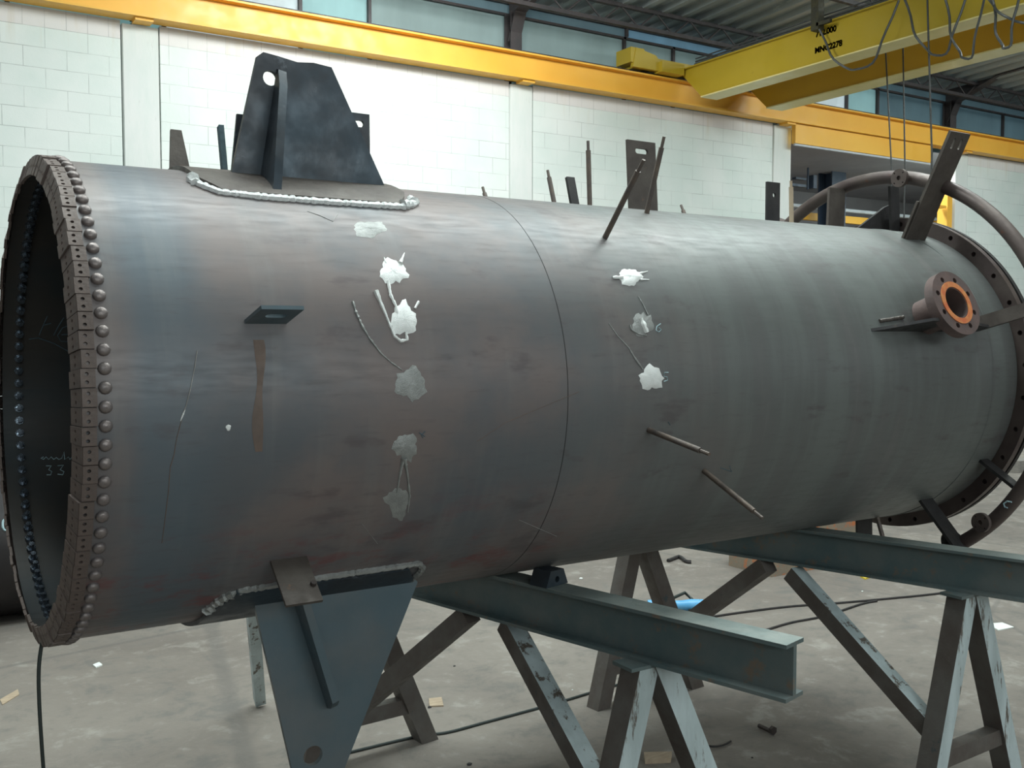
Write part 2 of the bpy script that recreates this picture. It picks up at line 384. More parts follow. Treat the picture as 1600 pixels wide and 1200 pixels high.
# steel columns and rafters above the wall
def column(xc, label):
    t = thing('steel_column', label, 'column', (xc, 11.05, 4.9), 'steel columns above the block wall')
    MB().sweep(ibeam(.16, .17, .012, .014), (xc, 11.02, 4.9), (xc, 11.02, 5.75), (0, 1, 0)).build('post', M['darksteel'], t)
    MB().plate([(0, 0), (-.16, .35), (-.9, .62), (-4.6, .80), (-4.6, .98), (.1, .78), (.1, 0)], [], (xc, 11.0, 5.38), (0, 1, 0), (0, 0, 1), .014).build('rafter_web', M['darksteel'], t)
    MB().sweep(rect(.17, .016), (xc, 10.1, 6.0), (xc, 6.4, 6.19), (0, 0, 1)).sweep(rect(.17, .016), (xc, 10.84, 5.73), (xc, 10.1, 6.0), (0, 0, 1)).sweep(rect(.17, .016), (xc, 11.0, 5.38), (xc, 10.84, 5.73), (0, -1, .4)).build('rafter_flange', M['darksteel'], t)
column(6.955, 'dark steel column rising over the yellow runway beam near the second white pillar')
column(16.12, 'dark steel column with spread haunch at far right behind the lifting ropes')
column(2.35, 'dark steel column above the leftmost white pillar')
# lattice purlins running along the hall
def truss(y, z, label, x0=-4, x1=29):
    t = thing('roof_truss', label, 'roof truss', ((x0+x1)/2, y, z), 'lattice purlins under the roof')
    MB().sweep(rect(.06, .05), (x0, y, z), (x1, y, z), (0, 0, 1)).build('bottom_chord', M['darksteel'], t)
    MB().sweep(rect(.06, .05), (x0, y, z+.24), (x1, y, z+.24), (0, 0, 1)).build('top_chord', M['darksteel'], t)
    mb = MB(); x = x0; k = 0
    while x < x1-.3:
        a, b = (z, z+.24) if k % 2 == 0 else (z+.24, z)
        mb.tube([(x, y, a), (x+.3, y, b)], .012, 5, False); x += .3; k += 1
    mb.build('lacing', M['darksteel'], t)
truss(10.5, 5.70, 'dark lattice purlin nearest the wall, just above the clerestory windows')
truss(8.6, 5.83, 'dark lattice purlin second from the wall, crossing above the crane girders')
truss(6.7, 5.92, 'dark lattice purlin third from the wall, high over the crane')

# runway beam
t = thing('crane_runway_beam', 'long orange-yellow steel runway beam along the top of the white block wall', 'runway beam', (12, 10.83, 4.875))
MB().sweep(ibeam(.33, .22, .03, .022), (-6, 10.87, 5.04), (30, 10.87, 5.04), (0, 0, 1)).build('girder', M['yellow'], t)
MB().sweep(rect(.05, .04), (-6, 10.87, 5.226), (30, 10.87, 5.226), (0, 0, 1)).build('rail', M['darksteel'], t)
for xb in (2.35, 7.06, 11.87, 16.4): MB().span((xb-.09, 10.80, 4.845), (xb+.09, 10.97, 4.876)).build('bearing_pad', M['yellow'], t)
t = thing('opening_lintel', 'orange steel lintel under the runway beam over the wall opening', 'lintel', (13.9, 10.9, 4.55))
MB().span((11.98, 10.82, 4.575), (15.35, 10.9, 4.868)).build('channel', M['yellow'], t)
MB().tube([(11.98, 10.84, 4.555), (15.35, 10.84, 4.555)], .018, 8).build('edge_pipe', M['bluestone'], t)

# next hall seen through the opening
t = thing('blue_column', 'dark blue steel column standing inside the hall beyond the wall opening', 'column', (16.6, 14, 0))
MB().sweep(ibeam(.36, .42, .03, .03), (16.6, 14, 0), (16.6, 14, 4.93), (0, 1, 0)).build('shaft', M['bluecol'], t)
t = thing('far_runway_beam', 'thin yellow runway rail with pale pipe in the hall beyond the opening', 'runway beam', (19.5, 14.4, 4.1))
MB().span((13, 14.5, 4.02), (26, 14.62, 4.17)).build('beam', M['yellow'], t)
MB().tube([(13, 14.5, 4.29), (26, 14.5, 4.29)], .04, 8).build('pale_pipe', M['bluestone'], t)
for xx in (15.1, 17.0, 18.9, 20.8): MB().span((xx, 14.49, 4.17), (xx+.07, 14.6, 4.30)).build('bracket', M['yellow'], t)
mb = MB(); mb.span((16.06, 10.98, 0), (16.2, 11.18, 4.12)); mb.span((15.7, 10.96, 3.86), (16.0, 11.1, 3.9))
mb.build('yellow_post', M['yellow'], label='yellow steel post at the right edge of the wall opening', category='post')
mb = MB(); mb.span((15.7, 13.7, 4.52), (15.8, 13.85, 4.78)); mb.span((15.1, 13.7, 4.52), (15.5, 13.8, 4.57)); mb.span((15.2, 13.7, 4.66), (15.5, 13.8, 4.70))
mb.tube([(15.65, 13.8, 4.5), (15.65, 13.8, 4.93)], .02)
mb.build('wall_bracket', M['bluecol'], label='small dark bracket lamp hanging left of the blue column beyond the opening', category='lamp')

# overhead crane
t = thing('overhead_crane', 'yellow double-girder overhead crane with looped cables and lifting ropes', 'crane', (10.2, 6, 4.85))
def girder(x0, x1, yend, mat, ztop=5.31, zb=4.875):
    mb = MB(); mb.plate([(yend-.45, zb), (yend, ztop-.01), (yend, ztop), (-7, ztop), (-7, zb)], [], ((x0+x1)/2, 0, 0), (0, 1, 0), (0, 0, 1), x1-x0-.04)
    g = mb.build('girder', mat, t)
    MB().span((x0-.02, -7, zb-.016), (x1+.02, yend-.47, zb)).build('bottom_flange', M['flangeunder'], g)
    MB().span((x0-.03, -7, ztop), (x1+.03, yend, ztop+.014)).build('top_flange', mat, g)
    return g
g1 = girder(9.54, 9.80, 10.76, M['crane']); g2 = girder(10.80, 11.08, 10.76, M['crane2'])
MB().tube([(9.62, -7, 5.40), (9.62, 10.5, 5.40)], .014, 6).tube([(9.60, -7, 5.36), (9.60, 10.5, 5.36)], .014, 6).tube([(9.62, -7, 5.44), (9.62, 10.5, 5.44)], .01, 6).build('conductor_pipe', M['festoon'], t)
mb = MB(); mb.span((8.75, 10.72, 5.26), (11.6, 11.0, 5.42)); mb.span((8.62, 10.68, 5.30), (8.85, 11.0, 5.50)); mb.span((9.1, 10.6, 5.22), (9.5, 10.76, 5.36))
mb.plate([(-.35, 0), (.25, 0), (.05, .2), (-.3, .26)], [], (9.0, 10.7, 5.24), (1, 0, 0), (0, 0, 1), .06)
mb.build('end_truck', M['crane'], t)
for xx in (9.0, 11.3): MB().lathe([(-.05, 0), (-.05, .09), (.05, .09), (.05, 0)], (xx, 10.87, 5.33), (0, 1, 0), 18).build('wheel', M['darksteel'], t)
# festoon loops hanging beside the girder
loops = [((1277, 40), (1345, 108), (1402, 0)), ((1412, -5), (1466, 87), (1507, -5)), ((1476, -5), (1511, 92), (1536, -5)), ((1550, -5), (1571, 76), (1591, -8)), ((1540, -6), (1590, 34), (1640, 20))]
for a, m_, b in loops:
    A, Mm, B = on(*a, 0, 9.42), on(*m_, 0, 9.42), on(*b, 0, 9.42)
    top = max(A.z, B.z); pts = []
    s0 = (Mm.y-A.y)/(B.y-A.y) if abs(B.y-A.y) > 1e-4 else .5
    for k in range(21):
        q = k/20
        h = A.z+(B.z-A.z)*q
        dip = (A.z+(B.z-A.z)*s0)-Mm.z
        w = (q/s0 if q < s0 else (1-q)/(1-s0)); w = 1-(1-w)**2.2
        pts.append((9.42+.03*math.sin(k), A.y+(B.y-A.y)*q, h-dip*w))
    MB().tube(pts, .013, 6).build('festoon_cable', M['festoon'], t)
mb = MB(); mb.span((9.40, 8.17, 5.22), (9.50, 8.28, 5.62)); mb.span((9.40, 8.0, 5.26), (9.44, 8.2, 5.30)); mb.build('cable_bracket', M['ink'], t)
for (a, b) in (((1384, 84), (1393, 262)), ((1411, 78), (1414, 262))):
    A, B = on(*a, 0, 10.4), on(*b, 0, 10.4); MB().tube([(A.x, A.y, 5.5), A, B, (B.x, B.y, B.z-1.2)], .009, 6).build('hoist_rope', M['rope'], t)
A, B = on(1449, 0, 0, 9.44), on(1456, 240, 0, 9.44)
MB().tube([(A.x, A.y, A.z+.3), A, B, (B.x, B.y, B.z-.5)], .010, 6).build('pendant_cable', M['rope'], t)
def text_mesh(s, size):
    c = bpy.data.curves.new('txt', 'FONT'); c.body = s; c.size = size; c.extrude = .002; c.offset = .004
    o = bpy.data.objects.new('txt', c); COL.objects.link(o); dg = bpy.context.evaluated_depsgraph_get(); dg.update()
    me = bpy.data.meshes.new_from_object(o.evaluated_get(dg)); vs = [v.co.copy() for v in me.vertices]; fs = [tuple(q.vertices) for q in me.polygons]
    bpy.data.objects.remove(o); return vs, fs
for s, (yy, zz) in (('712.000', (8.34, 5.19)), ('MNC2278', (8.35, 5.00))):
    vs, fs = text_mesh(s, .095)
    mb = MB(); mb.add([(9.555, yy-v.x, zz+v.y) for v in vs], fs); mb.build('lettering', M['ink'], g1)

# ================================================================== PRESSURE VESSEL
V = thing('pressure_vessel', 'large dark steel cylindrical vessel lying on two trestles, bolted open end at left', 'vessel', (1.95, VY, VZ-VR))
TY, TZ = .0325, .0135                 # the open end is cut slightly out of square
X0, X1 = .3170, 3.62
def lathe_x(prof, seg=160, mb=None):
    """prof of (x, r) about the vessel axis"""
    mb = mb or MB(); n = len(prof); vs = []
    for x, r in prof:
        for k in range(seg): vs.append(cp(x, 2*math.pi*k/seg, r))
    fs = []
    for i in range(n-1):
        for k in range(seg):
            l = (k+1) % seg; fs.append((i*seg+k, i*seg+l, (i+1)*seg+l, (i+1)*seg+k))
    return mb.add(vs, fs, True)
sh = lathe_x([(X0, .585), (X0, VR)]+[(X0+(X1-X0)*k/12, VR) for k in range(1, 13)]+[(X1, .585)])
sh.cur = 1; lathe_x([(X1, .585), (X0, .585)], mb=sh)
for v in sh.v:
    if v.x < .318: v.x += TY*(VY-v.y)+TZ*(v.z-VZ)
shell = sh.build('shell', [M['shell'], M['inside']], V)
lathe_x([(X1-.03, 0), (X1-.03, .584)]).build('interior_light_block', M['inside'], V)  # unseen disc added to keep light out of the vessel interior
lathe_x([(1.5396, .5999), (1.5399, .6006), (1.5417, .6006), (1.542, .5999)]).build('weld_seam', M['seam'], V)
lathe_x([(3.466, .6002), (3.468, .6025), (3.476, .6025), (3.478, .6002)]).build('weld_seam', M['shell'], V)
# small paired angle segments around the open end: face plate + outer plate, each with two holes
NS = 96; dphi = 2*math.pi/NS; wseg = 2*math.pi*.61/NS
def segment_mesh():
    mb = MB(); w = wseg-.0022
    o = cp(.3175, 0, .6045)
    h = circle(-.0085, .024, .0036, 10), circle(.0085, .024, .0036, 10)
    mb.plate([(-w/2, 0), (w/2, 0), (w/2*.93, .046), (-w/2*.93, .046)], h, o, (0, 0, 1), (-.28, 1, 0), .007)
    o = cp(.3155, 0, .6045)
    h = circle(-.0085, .012, .0040, 10), circle(.0085, .012, .0040, 10)
    mb.plate([(-w/2, 0), (w/2, 0), (w/2, .029), (-w/2, .029)], h, o, (0, 0, 1), (1, 0, 0), .007)
    return mb
rings = random.Random(3)
seg0 = None
for k in range(NS):
    if seg0 is None:
        mb = segment_mesh(); c = cp(0, 0, 0); mb.v = [v-Vector((0, VY, VZ)) for v in mb.v]
        seg0 = mb.build('ring_segment', M['ringseg'], V); o = seg0
    else:
        o = seg0.copy(); COL.objects.link(o); o.parent = V
    j = rings.uniform(-.0035, .0035)
    o.location = Vector((0, VY, VZ))-V.location+Vector((rings.uniform(-.003, .0015)+(TY*math.cos(k*dphi)+TZ*math.sin(k*dphi))*.6, 0, 0))
    o.location += Vector((0, -math.cos(k*dphi), math.sin(k*dphi)))*(j*.6)
    o.rotation_euler = (-k*dphi, 0, 0)
bolt0 = None
for k in range(NS):
    if bolt0 is None:
        mb = MB()
        mb.lathe([(.598, .0135), (.6035, .0138), (.608, .0118), (.6108, .0075), (.6118, .0005)], (.3605, 0, 0), (0, -1, 0), 12)
        mb.cur = 1
        mb.lathe([(.588, .0125), (.574, .0125), (.574, .0075), (.556, .0075), (.556, .0005)], (.3605, 0, 0), (0, -1, 0), 8)
        bolt0 = mb.build('bolt', [M['bolt'], M['stud']], V); o = bolt0
    else:
        o = bolt0.copy(); COL.objects.link(o); o.parent = V
    o.location = Vector(((TY*math.cos((k+.5)*dphi)+TZ*math.sin((k+.5)*dphi))*.6, VY, VZ))-V.location; o.rotation_euler = (-(k+.5)*dphi, 0, 0)
# end flange at the far end, with bolt holes
mb = MB(); ol = [(.655*math.cos(2*math.pi*i/128), .655*math.sin(2*math.pi*i/128)) for i in range(128)]
il = [(.575*math.cos(2*math.pi*i/128), .575*math.sin(2*math.pi*i/128)) for i in range(128)]
hs = [circle(.629*math.cos(2*math.pi*(i+.4)/32), .629*math.sin(2*math.pi*(i+.4)/32), .010, 8) for i in range(32)]
mb.plate(ol, [il]+hs, (3.635, VY, VZ), (0, -1, 0), (0, 0, 1), .028).build('end_flange', M['pipe'], V)
mb = MB(); mb.plate(ol, [il], (3.672, VY, VZ), (0, -1, 0), (0, 0, 1), .02).build('end_flange_backing', M['seam'], V)

# conformal plates on the shell
def patch(x0, x1, p0, p1, r0, r1, nx=6, npz=16, mb=None, cut=0):
    mb = mb or MB(); P0, P1 = R_(p0), R_(p1)
    def xr(a):
        c = cut*max(0, 1-min(a, 1-a)*6); return x0+c, x1-c
    vs = []
    for r in (r0, r1):
        for j in range(npz+1):
            a, b = xr(j/npz)
            for i in range(nx+1): vs.append(cp(a+(b-a)*i/nx, P0+(P1-P0)*j/npz, r))
    w = nx+1; L = w*(npz+1); fs = []
    for j in range(npz):
        for i in range(nx):
            q = j*w+i; fs.append((q, q+1, q+w+1, q+w)); fs.append((L+q, L+q+w, L+q+w+1, L+q+1))
    for i in range(nx): fs.append((i, i+1, L+i+1, L+i)); q = npz*w+i; fs.append((q, q+1, L+q+1, L+q))
    for j in range(npz): q = j*w; fs.append((q, q+w, L+q+w, L+q)); q = j*w+nx; fs.append((q, q+w, L+q+w, L+q))
    return mb.add(vs, fs, True)
def bead(pts, r, parent, mat, name='weld_bead', lump=.35, step=.006):
    """lumpy weld bead along points (x, degrees) on the shell"""
    out = []; rr = []; rg = random.Random(len(pts)*7+int(abs(pts[0][0])*100))
    for (a, pa), (b, pb) in zip(pts, pts[1:]):
        d = math.hypot(b-a, R_(pb-pa)*VR); n = max(2, int(d/step))
        for k in range(n):
            q = k/n; out.append(deg(a+(b-a)*q+rg.uniform(-.0012, .0012), pa+(pb-pa)*q+rg.uniform(-.1, .1), VR+r*.35)); rr.append(r*(1+lump*math.sin(len(out)*2.1)*.5+rg.uniform(-lump, lump)*.5))
    return MB().tube(out, rr, 7).build(name, mat, parent)
# --- upper support lug
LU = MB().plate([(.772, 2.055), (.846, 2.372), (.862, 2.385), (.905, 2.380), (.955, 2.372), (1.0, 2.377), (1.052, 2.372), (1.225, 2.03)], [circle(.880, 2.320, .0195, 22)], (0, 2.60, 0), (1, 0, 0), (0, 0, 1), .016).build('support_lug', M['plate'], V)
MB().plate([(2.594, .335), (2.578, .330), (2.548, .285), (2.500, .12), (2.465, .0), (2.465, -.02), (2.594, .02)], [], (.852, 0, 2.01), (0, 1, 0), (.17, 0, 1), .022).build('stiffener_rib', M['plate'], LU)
patch(.66, 1.235, 58, 104, VR-.002, VR+.012, cut=.05).build('reinforcing_pad', M['clip'], LU)
bead([(.655, 66), (.662, 61.5), (.70, 58.2), (.80, 57.2), (.95, 57.0), (1.1, 57.2), (1.2, 57.5)], .0098, LU, M['weld'], lump=.3)
bead([(1.19, 58), (1.215, 58.6), (1.235, 60), (1.24, 64)], .012, LU, M['weld'], lump=.7)
bead([(.655, 66), (.650, 63.5), (.656, 61.5)], .012, LU, M['weld'], lump=.6)
bead([(.80, 72.5), (.86, 62), (.90, 63)], .004, LU, M['ground_grey'])
for ax, ap, ar in ((1.215, 59, .016), (1.235, 58.2, .014), (1.195, 59.5, .009), (.905, 57.6, .006)):
    pass
# --- lower support lug
LL = MB().plate([(.758, 1.02), (1.20, .99), (1.225, .965), (1.0, .482), (.985, .462), (.88, .470), (.862, .52)], [circle(.918, .548, .026, 22)], (0, 2.44, 0), (1, 0, 0), (0, 0, 1), .016).build('support_lug', M['lugblue'], V)
MB().plate([(2.434, .35), (2.352, .36), (2.368, .035), (2.40, .01), (2.434, .0)], [], (.968, 0, .668), (0, 1, 0), (-.30, 0, 1), .020).build('stiffener_rib', M['lugblue'], LL)
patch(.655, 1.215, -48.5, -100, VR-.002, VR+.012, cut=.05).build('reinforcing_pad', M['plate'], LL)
bead([(.652, -57), (.675, -51), (.72, -48.6), (.9, -47.6), (1.1, -47.4), (1.19, -47.2), (1.215, -50), (1.205, -58)], .009, LL, M['ground_grey'], lump=.25)
bead([(.652, -57), (.675, -51), (.70, -49.2)], .0105, LL, M['ground_grey'], lump=.6)

# --- radial clips (plate in the plane of axis and radius)
def clip(x0, x1, phi, L, t=.010, hole=None, name='clip_plate', mat='clip', parent=None, taper=0, lean=0):
    ph = R_(phi); u = Vector((1, 0, 0)); v = Vector((0, -math.cos(ph), math.sin(ph))); o = cp(0, ph, VR)
    hl = []
    if hole == 'slot': hl = [slot((x0+x1)/2+lean*.8, L*.55 if L < .12 else L*.86, (x1-x0)*.30, .010)]
    if hole == 'hole': hl = [circle((x0+x1)/2+.004, L*.68, (x1-x0)*.13, 12)]
    if hole == 'two': 
        w = x1-x0; hl = [slot(x0+w*.33, L*.90, .030, .006, vert=True), slot(x0+w*.70, L*.90, .030, .006, vert=True)]
    return MB().plate([(x0, -.006), (x1, -.006), (x1+lean-taper, L), (x0+lean+taper, L)], hl, o, u, v, t).build(name, M[mat], parent or V)
c = clip(.680, .776, 19.0, .095, .009, 'slot', mat='lugblue', lean=.010)
c = clip(.765, .855, -38.5, .135, .008, 'none', mat='clip')
MB().lathe([(0, .0), (0, .008), (.008, .007), (.008, 0)], deg(.845, -38.5, VR+.085)+Vector((0, -.004, .003)), (0, -math.sin(R_(38.5)), math.cos(R_(38.5))), 10).build('stud', M['pindark'], c)
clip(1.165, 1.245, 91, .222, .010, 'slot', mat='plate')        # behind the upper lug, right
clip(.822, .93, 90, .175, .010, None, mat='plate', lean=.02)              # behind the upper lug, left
clip(2.262, 2.392, 94, .262, .010, 'slot', mat='clip')        # beside the two stud pins
clip(2.905, 2.975, 90, .155, .010, 'hole', mat='darkclip')
# rear clips peeping over the crown
clip(.70, .775, 108, .20, .010, None, mat='clip', taper=.022)
clip(.845, .860, 104, .20, .022, None, mat='chalkdim')
# --- big slotted bracket near the far end
B = clip(3.392, 3.512, 64, .43, .012, 'two', name='bracket_plate', mat='clip')
clip(3.385, 3.525, 64.6, .15, .010, None, name='doubler_plate', mat='clip', parent=B)
# --- stud pins
def pin(x, phi, L, r=.0085, name='stud_pin', mat='pin', dx=0.):
    a, b, c, d = deg(x, phi, VR-.01), deg(x+dx*.9, phi, VR+L*.86), deg(x+dx*.9, phi, VR+L*.862), deg(x+dx, phi, VR+L)
    o = MB().tube([a, b], r, 10).tube([c, d], r*.62, 8).build(name, M[mat], V)
    return o
for (x, ph, L) in ((1.82, 49, .27), (2.14, 70.4, .25), (1.828, -10, .25), (2.08, -24, .262), (2.08, 93, .235), (2.06, 109, .205), (1.85, 118, .19), (2.80, 118, .19)):
    pin(x, ph, L)
clip(2.115, 2.15, 107, .17, .012, None, name='flat_bar', mat='darkclip')
pin(3.07, 92, .175, .009, mat='wood')
pin(3.335, -70, .24, .009, mat='pin')
clip(3.44, 3.535, -88, .15, .010, None, name='clip_plate', mat='darkclip')
# --- ground spots and spatter where studs were removed
def blob(px, py, rx, ry, mat, seed, spikes=5, h=.0035, n=30, name='grinding_spot'):
    rg = random.Random(seed); pts = []
    sp = [(rg.uniform(0, 2*math.pi), rg.uniform(.2, .75)) for _ in range(spikes)]
    vs = []; x0, p0 = cyl(px, py)
    for ringi, (q, hh) in enumerate(((0.001, h), (.45, h*.9), (.8, h*.55), (1., .0003))):
        for k in range(n):
            a = 2*math.pi*k/n; e = 1+.11*math.sin(3*a+seed)+.08*math.sin(5*a+seed*2)+.06*math.sin(11*a+seed*3)
            for s, amp in sp:
                d = abs((a-s+math.pi) % (2*math.pi)-math.pi); e += amp*.45*math.exp(-(d/.17)**2)*(q**3)
            X, P = cyl(px+rx*e*q*math.cos(a), py-ry*e*q*math.sin(a)); vs.append(cp(X, P, VR+hh+rg.uniform(-.0004, .0004)*(q < 1)))
    fs = []
    for i in range(3):
        for k in range(n): l = (k+1) % n; fs.append((i*n+k, i*n+l, (i+1)*n+l, (i+1)*n+k))
    fs.append(tuple(range(n)))
    return MB().add(vs, fs, True).build(name, M[mat], V)
def trail(pix, r, mat, parent, name='weld_trail', step=3, far=False, rr=VR, lump=.25, off=None):
    out = []; rs = []; rg = random.Random(int(pix[0][0]))
    if not isinstance(r, (list, tuple)): r = [r]*len(pix)
    for i, (a, b) in enumerate(zip(pix, pix[1:])):
        d = math.hypot(a[0]-b[0], a[1]-b[1]); n = max(1, int(d/step))
        for k in range(n+(1 if i == len(pix)-2 else 0)):
            q = k/n; X, P = cyl(a[0]+(b[0]-a[0])*q, a[1]+(b[1]-a[1])*q, rr, far)
            s = r[i]+(r[i+1]-r[i])*q; out.append(cp(X, P, rr+(-1 if far else 1)*s*.25)); rs.append(s*(1+rg.uniform(-lump, lump)))
    return MB().tube(out, rs, 6).build(name, M[mat], parent)
s1 = blob(577, 358, 24, 12, 'ground_grey', 1, 5); s2 = blob(613, 424, 20, 19, 'ground', 2, 3, .005)
trail([(625, 412), (632, 395)], [.006, .0012], 'ground', s2); trail([(603, 412), (600, 402)], [.004, .001], 'ground', s2)
s3 = blob(631, 500, 20, 24, 'ground', 3, 3, .006)
trail([(606, 440), (610, 462), (618, 478), (622, 495)], .0042, 'ground', s3)
trail([(587, 455), (594, 472), (602, 490), (610, 510), (616, 525), (626, 533), (636, 531), (634, 520)], [.006, .0045, .0032, .0035, .0042, .004, .004, .003], 'ground', s3)
trail([(648, 482), (654, 471)], [.003, .0035], 'ground', s3)
s4 = blob(641, 600, 23, 24, 'ground_grey', 4, 5)
trail([(551, 471), (556, 488), (566, 510), (578, 530), (595, 552), (612, 567), (628, 578)], [.003, .0032, .0032, .0028, .0025, .002, .002], 'ground_grey', s4, lump=.5)
s5 = blob(634, 697, 19, 19, 'ground_grey', 5, 2)
trail([(630, 716), (624, 745), (620, 770)], [.006, .003, .002], 'ground_grey', s5); trail([(632, 716), (637, 745), (640, 775), (637, 800)], [.006, .003, .003, .002], 'ground_grey', s5)
s6 = blob(622, 785, 16, 24, 'ground_grey', 6, 4, .0015)
n1 = blob(985, 433, 17, 13, 'ground', 7, 3, .006); trail([(972, 434), (957, 434)], [.006, .004], 'ground', n1); trail([(998, 428), (1012, 424)], [.004, .001], 'ground', n1); trail([(1000, 437), (1014, 437)], [.003, .0015], 'ground', n1)
n2 = blob(1003, 508, 16, 17, 'ground_grey', 8, 4); trail([(1001, 498), (1006, 512), (1010, 520)], [.006, .009, .006], 'ground', n2); trail([(997, 463), (1004, 475), (1012, 492)], [.0015, .002, .0025], 'ground_grey', n2)
trail([(984, 508), (986, 515), (997, 522), (1010, 524)], .003, 'ground_grey', n2)
n3 = blob(1017, 591, 17, 19, 'ground', 9, 4, .007); trail([(951, 505), (965, 525), (982, 543), (992, 560), (1004, 577)], [.001, .0015, .002, .0028, .003], 'ground_grey', n3)
for (a, b, c_) in ((1026, 512, 's6'), (1039, 586, 's5')): pass
# chalk numerals beside the ground spots
def strokes(lst, r, mat, name, far=False, rr=VR, parent=None):
    mb = MB()
    for pl in lst:
        pts = [];
        for (x, y) in pl:
            X, P = cyl(x, y, rr, far); pts.append(cp(X, P, rr+(-1 if far else 1)*r*.4))
        mb.tube(pts, r, 5)
    return mb.build(name, M[mat], parent or V)
strokes([[(1032, 506), (1026, 510), (1025, 516), (1029, 519), (1033, 515), (1029, 512)]], .0014, 'chalk', 'chalk_mark')
strokes([[(1044, 582), (1038, 582), (1037, 588), (1042, 589), (1043, 594), (1037, 596)]], .0014, 'chalk', 'chalk_mark')
strokes([[(664, 674), (658, 680), (661, 684)], [(655, 676), (664, 682)], [(1044, 659), (1047, 664)], [(1126, 671+60), (1143, 737), (1140, 728)]], .0013, 'chalkdim', 'chalk_mark')
# scratches, seams, streaks
trail([(308, 548), (304, 575), (297, 610), (290, 636), (284, 650)], .0013, 'scratch', V, 'scratch_line'); trail([(289, 640), (285, 650), (282, 658)], [.001, .0026, .001], 'weld', V, 'scratch_line')
trail([(284, 655), (276, 685), (272, 710), (266, 730), (263, 770), (258, 810), (253, 848)], .0009, 'ruststreak', V, 'scratch_line')
blob(357, 668, 4, 5, 'ground', 31, 0, .002, 12, 'spatter_drop')
trail([(480, 330), (500, 337), (520, 346), (528, 334)], .0009, 'scratch', V, 'scratch_line')
trail([(745, 690), (790, 660), (850, 635), (905, 612)], .0007, 'ruststreak', V, 'scratch_line')
trail([(810, 812), (870, 838)], .001, 'scratch', V, 'scratch_line'); trail([(565, 818), (590, 850)], .0008, 'scratch', V, 'scratch_line')
def stain(x0, x1, p0, p1, mat, name='rust_streak', seed=1):
    rg = random.Random(seed); n = 14; vs = []
    for j in range(n+1):
        q = j/n; w = (x1-x0)/2*(.75+.25*math.sin(q*9+seed)); c_ = (x0+x1)/2+.006*math.sin(q*5+seed)
        for s in (-1, 1): vs.append(deg(c_+s*w, p0+(p1-p0)*q, VR+.0004))
    return MB().add(vs, [(2*j, 2*j+1, 2*j+3, 2*j+2) for j in range(n)], True).build(name, M[mat], V)
stain(.690, .716, 15, -9, 'ruststreak')
# chalk inside the open end
IR = .585
strokes([[(68, 714), (64, 716), (68, 718), (72, 714), (76, 718), (80, 714), (84, 718), (88, 715), (92, 718), (97, 716), (100, 706), (101, 718), (107, 714), (109, 718), (114, 713), (118, 718), (124, 715)],
         [(72, 728), (80, 728), (76, 734), (81, 737), (79, 742), (73, 742)], [(90, 728), (99, 727), (94, 734), (100, 737), (98, 742), (90, 741)]], .0016, 'chalk', 'chalk_mark', True, IR)
strokes([[(74, 494), (66, 512), (61, 524)], [(68, 508), (80, 505)], [(100, 496), (90, 512), (84, 524)], [(114, 507), (98, 512), (90, 524), (95, 533), (108, 534), (118, 527), (110, 522), (96, 523)], [(45, 530), (60, 528), (85, 537), (118, 555)]], .0018, 'chalkdim', 'chalk_mark', True, IR)

# --- ring pipe around the far end with its brackets and small flanges
RX, RR = 3.50, .79
RO = Vector((0, -.03, .02))
a0, a1 = -58, 127
pts = [deg(RX, a0+(a1-a0)*k/70, RR)+RO for k in range(71)]
RP = MB().tube(pts, .027, 14).build('ring_pipe', M['pipe'], V)
def flange(o, ax, r, t, bore, nh, mat, parent, name='pipe_flange', face=None):
    ax = Vector(ax).normalized(); ref = Vector((0, 0, 1)) if abs(ax.z) < .9 else Vector((1, 0, 0))
    u = (ref-ax*ref.dot(ax)).normalized(); v = ax.cross(u)
    hs = [circle(r*.77*math.cos(2*math.pi*(i+.5)/nh), r*.77*math.sin(2*math.pi*(i+.5)/nh), r*.085, 10) for i in range(nh)]
    return MB().plate(circle(0, 0, r, 40), ([circle(0, 0, bore, 24)] if bore else [])+hs, Vector(o), u, v, t).build(name, M[mat], parent)
c0 = deg(RX, a1, RR)+RO; tg = (deg(RX, a1+1, RR)-deg(RX, a1-1, RR)).normalized()
flange(c0+tg*.012, tg, .062, .020, .02, 4, 'pipe', RP)
c1 = deg(RX, a0, RR)+RO; tg = (deg(RX, a0-1, RR)-deg(RX, a0+1, RR)).normalized()
flange(c1+tg*.012, tg, .062, .020, .02, 4, 'darkclip', RP)
for ph, rr_ in ((78, .785), (-45.5, .78)):
    o = deg(RX-.050, ph, rr_)+RO; MB().tube([deg(RX, ph, RR)+RO, o], .014, 10).build('branch_pipe', M['pipe'], RP)
    flange(o, (-1, 0, 0), .036, .016, .009, 4, 'pipe', RP)
strokes2 = MB(); q = [deg(RX-.027-.0008, -37+d, RR+e)+RO for d, e in ((1.3, .010), (.6, -.004), (-.6, -.008), (-1.1, .002), (-.7, .012))]
strokes2.tube(q, .003, 5).build('chalk_mark', M['chalk'], RP)
def flat_strip(x, phi, wx, r1, t=.012, mat='clip', name='ring_bracket', dx=0.):
    ph = R_(phi); v = Vector((0, -math.cos(ph), math.sin(ph)))
    return MB().plate([(x-wx/2, -.005), (x+wx/2, -.005), (x+wx/2+dx, r1-VR), (x-wx/2+dx, r1-VR)], [], cp(0, ph), (1, 0, 0), v, t).build(name, M[mat], V)
flat_strip(3.40, 98, .10, .79, dx=.04); flat_strip(3.60, 84, .055, .78, mat='darkclip', dx=-.04)
MB().plate([(3.40, -.004), (3.64, -.004), (3.64, .12), (3.58, .10)], [], deg(0, 88), (1, 0, 0), (0, 0, 1), .012).build('gusset', M['darkclip'], V)
flat_strip(3.42, -53, .075, .82, mat='darkclip', dx=.04)
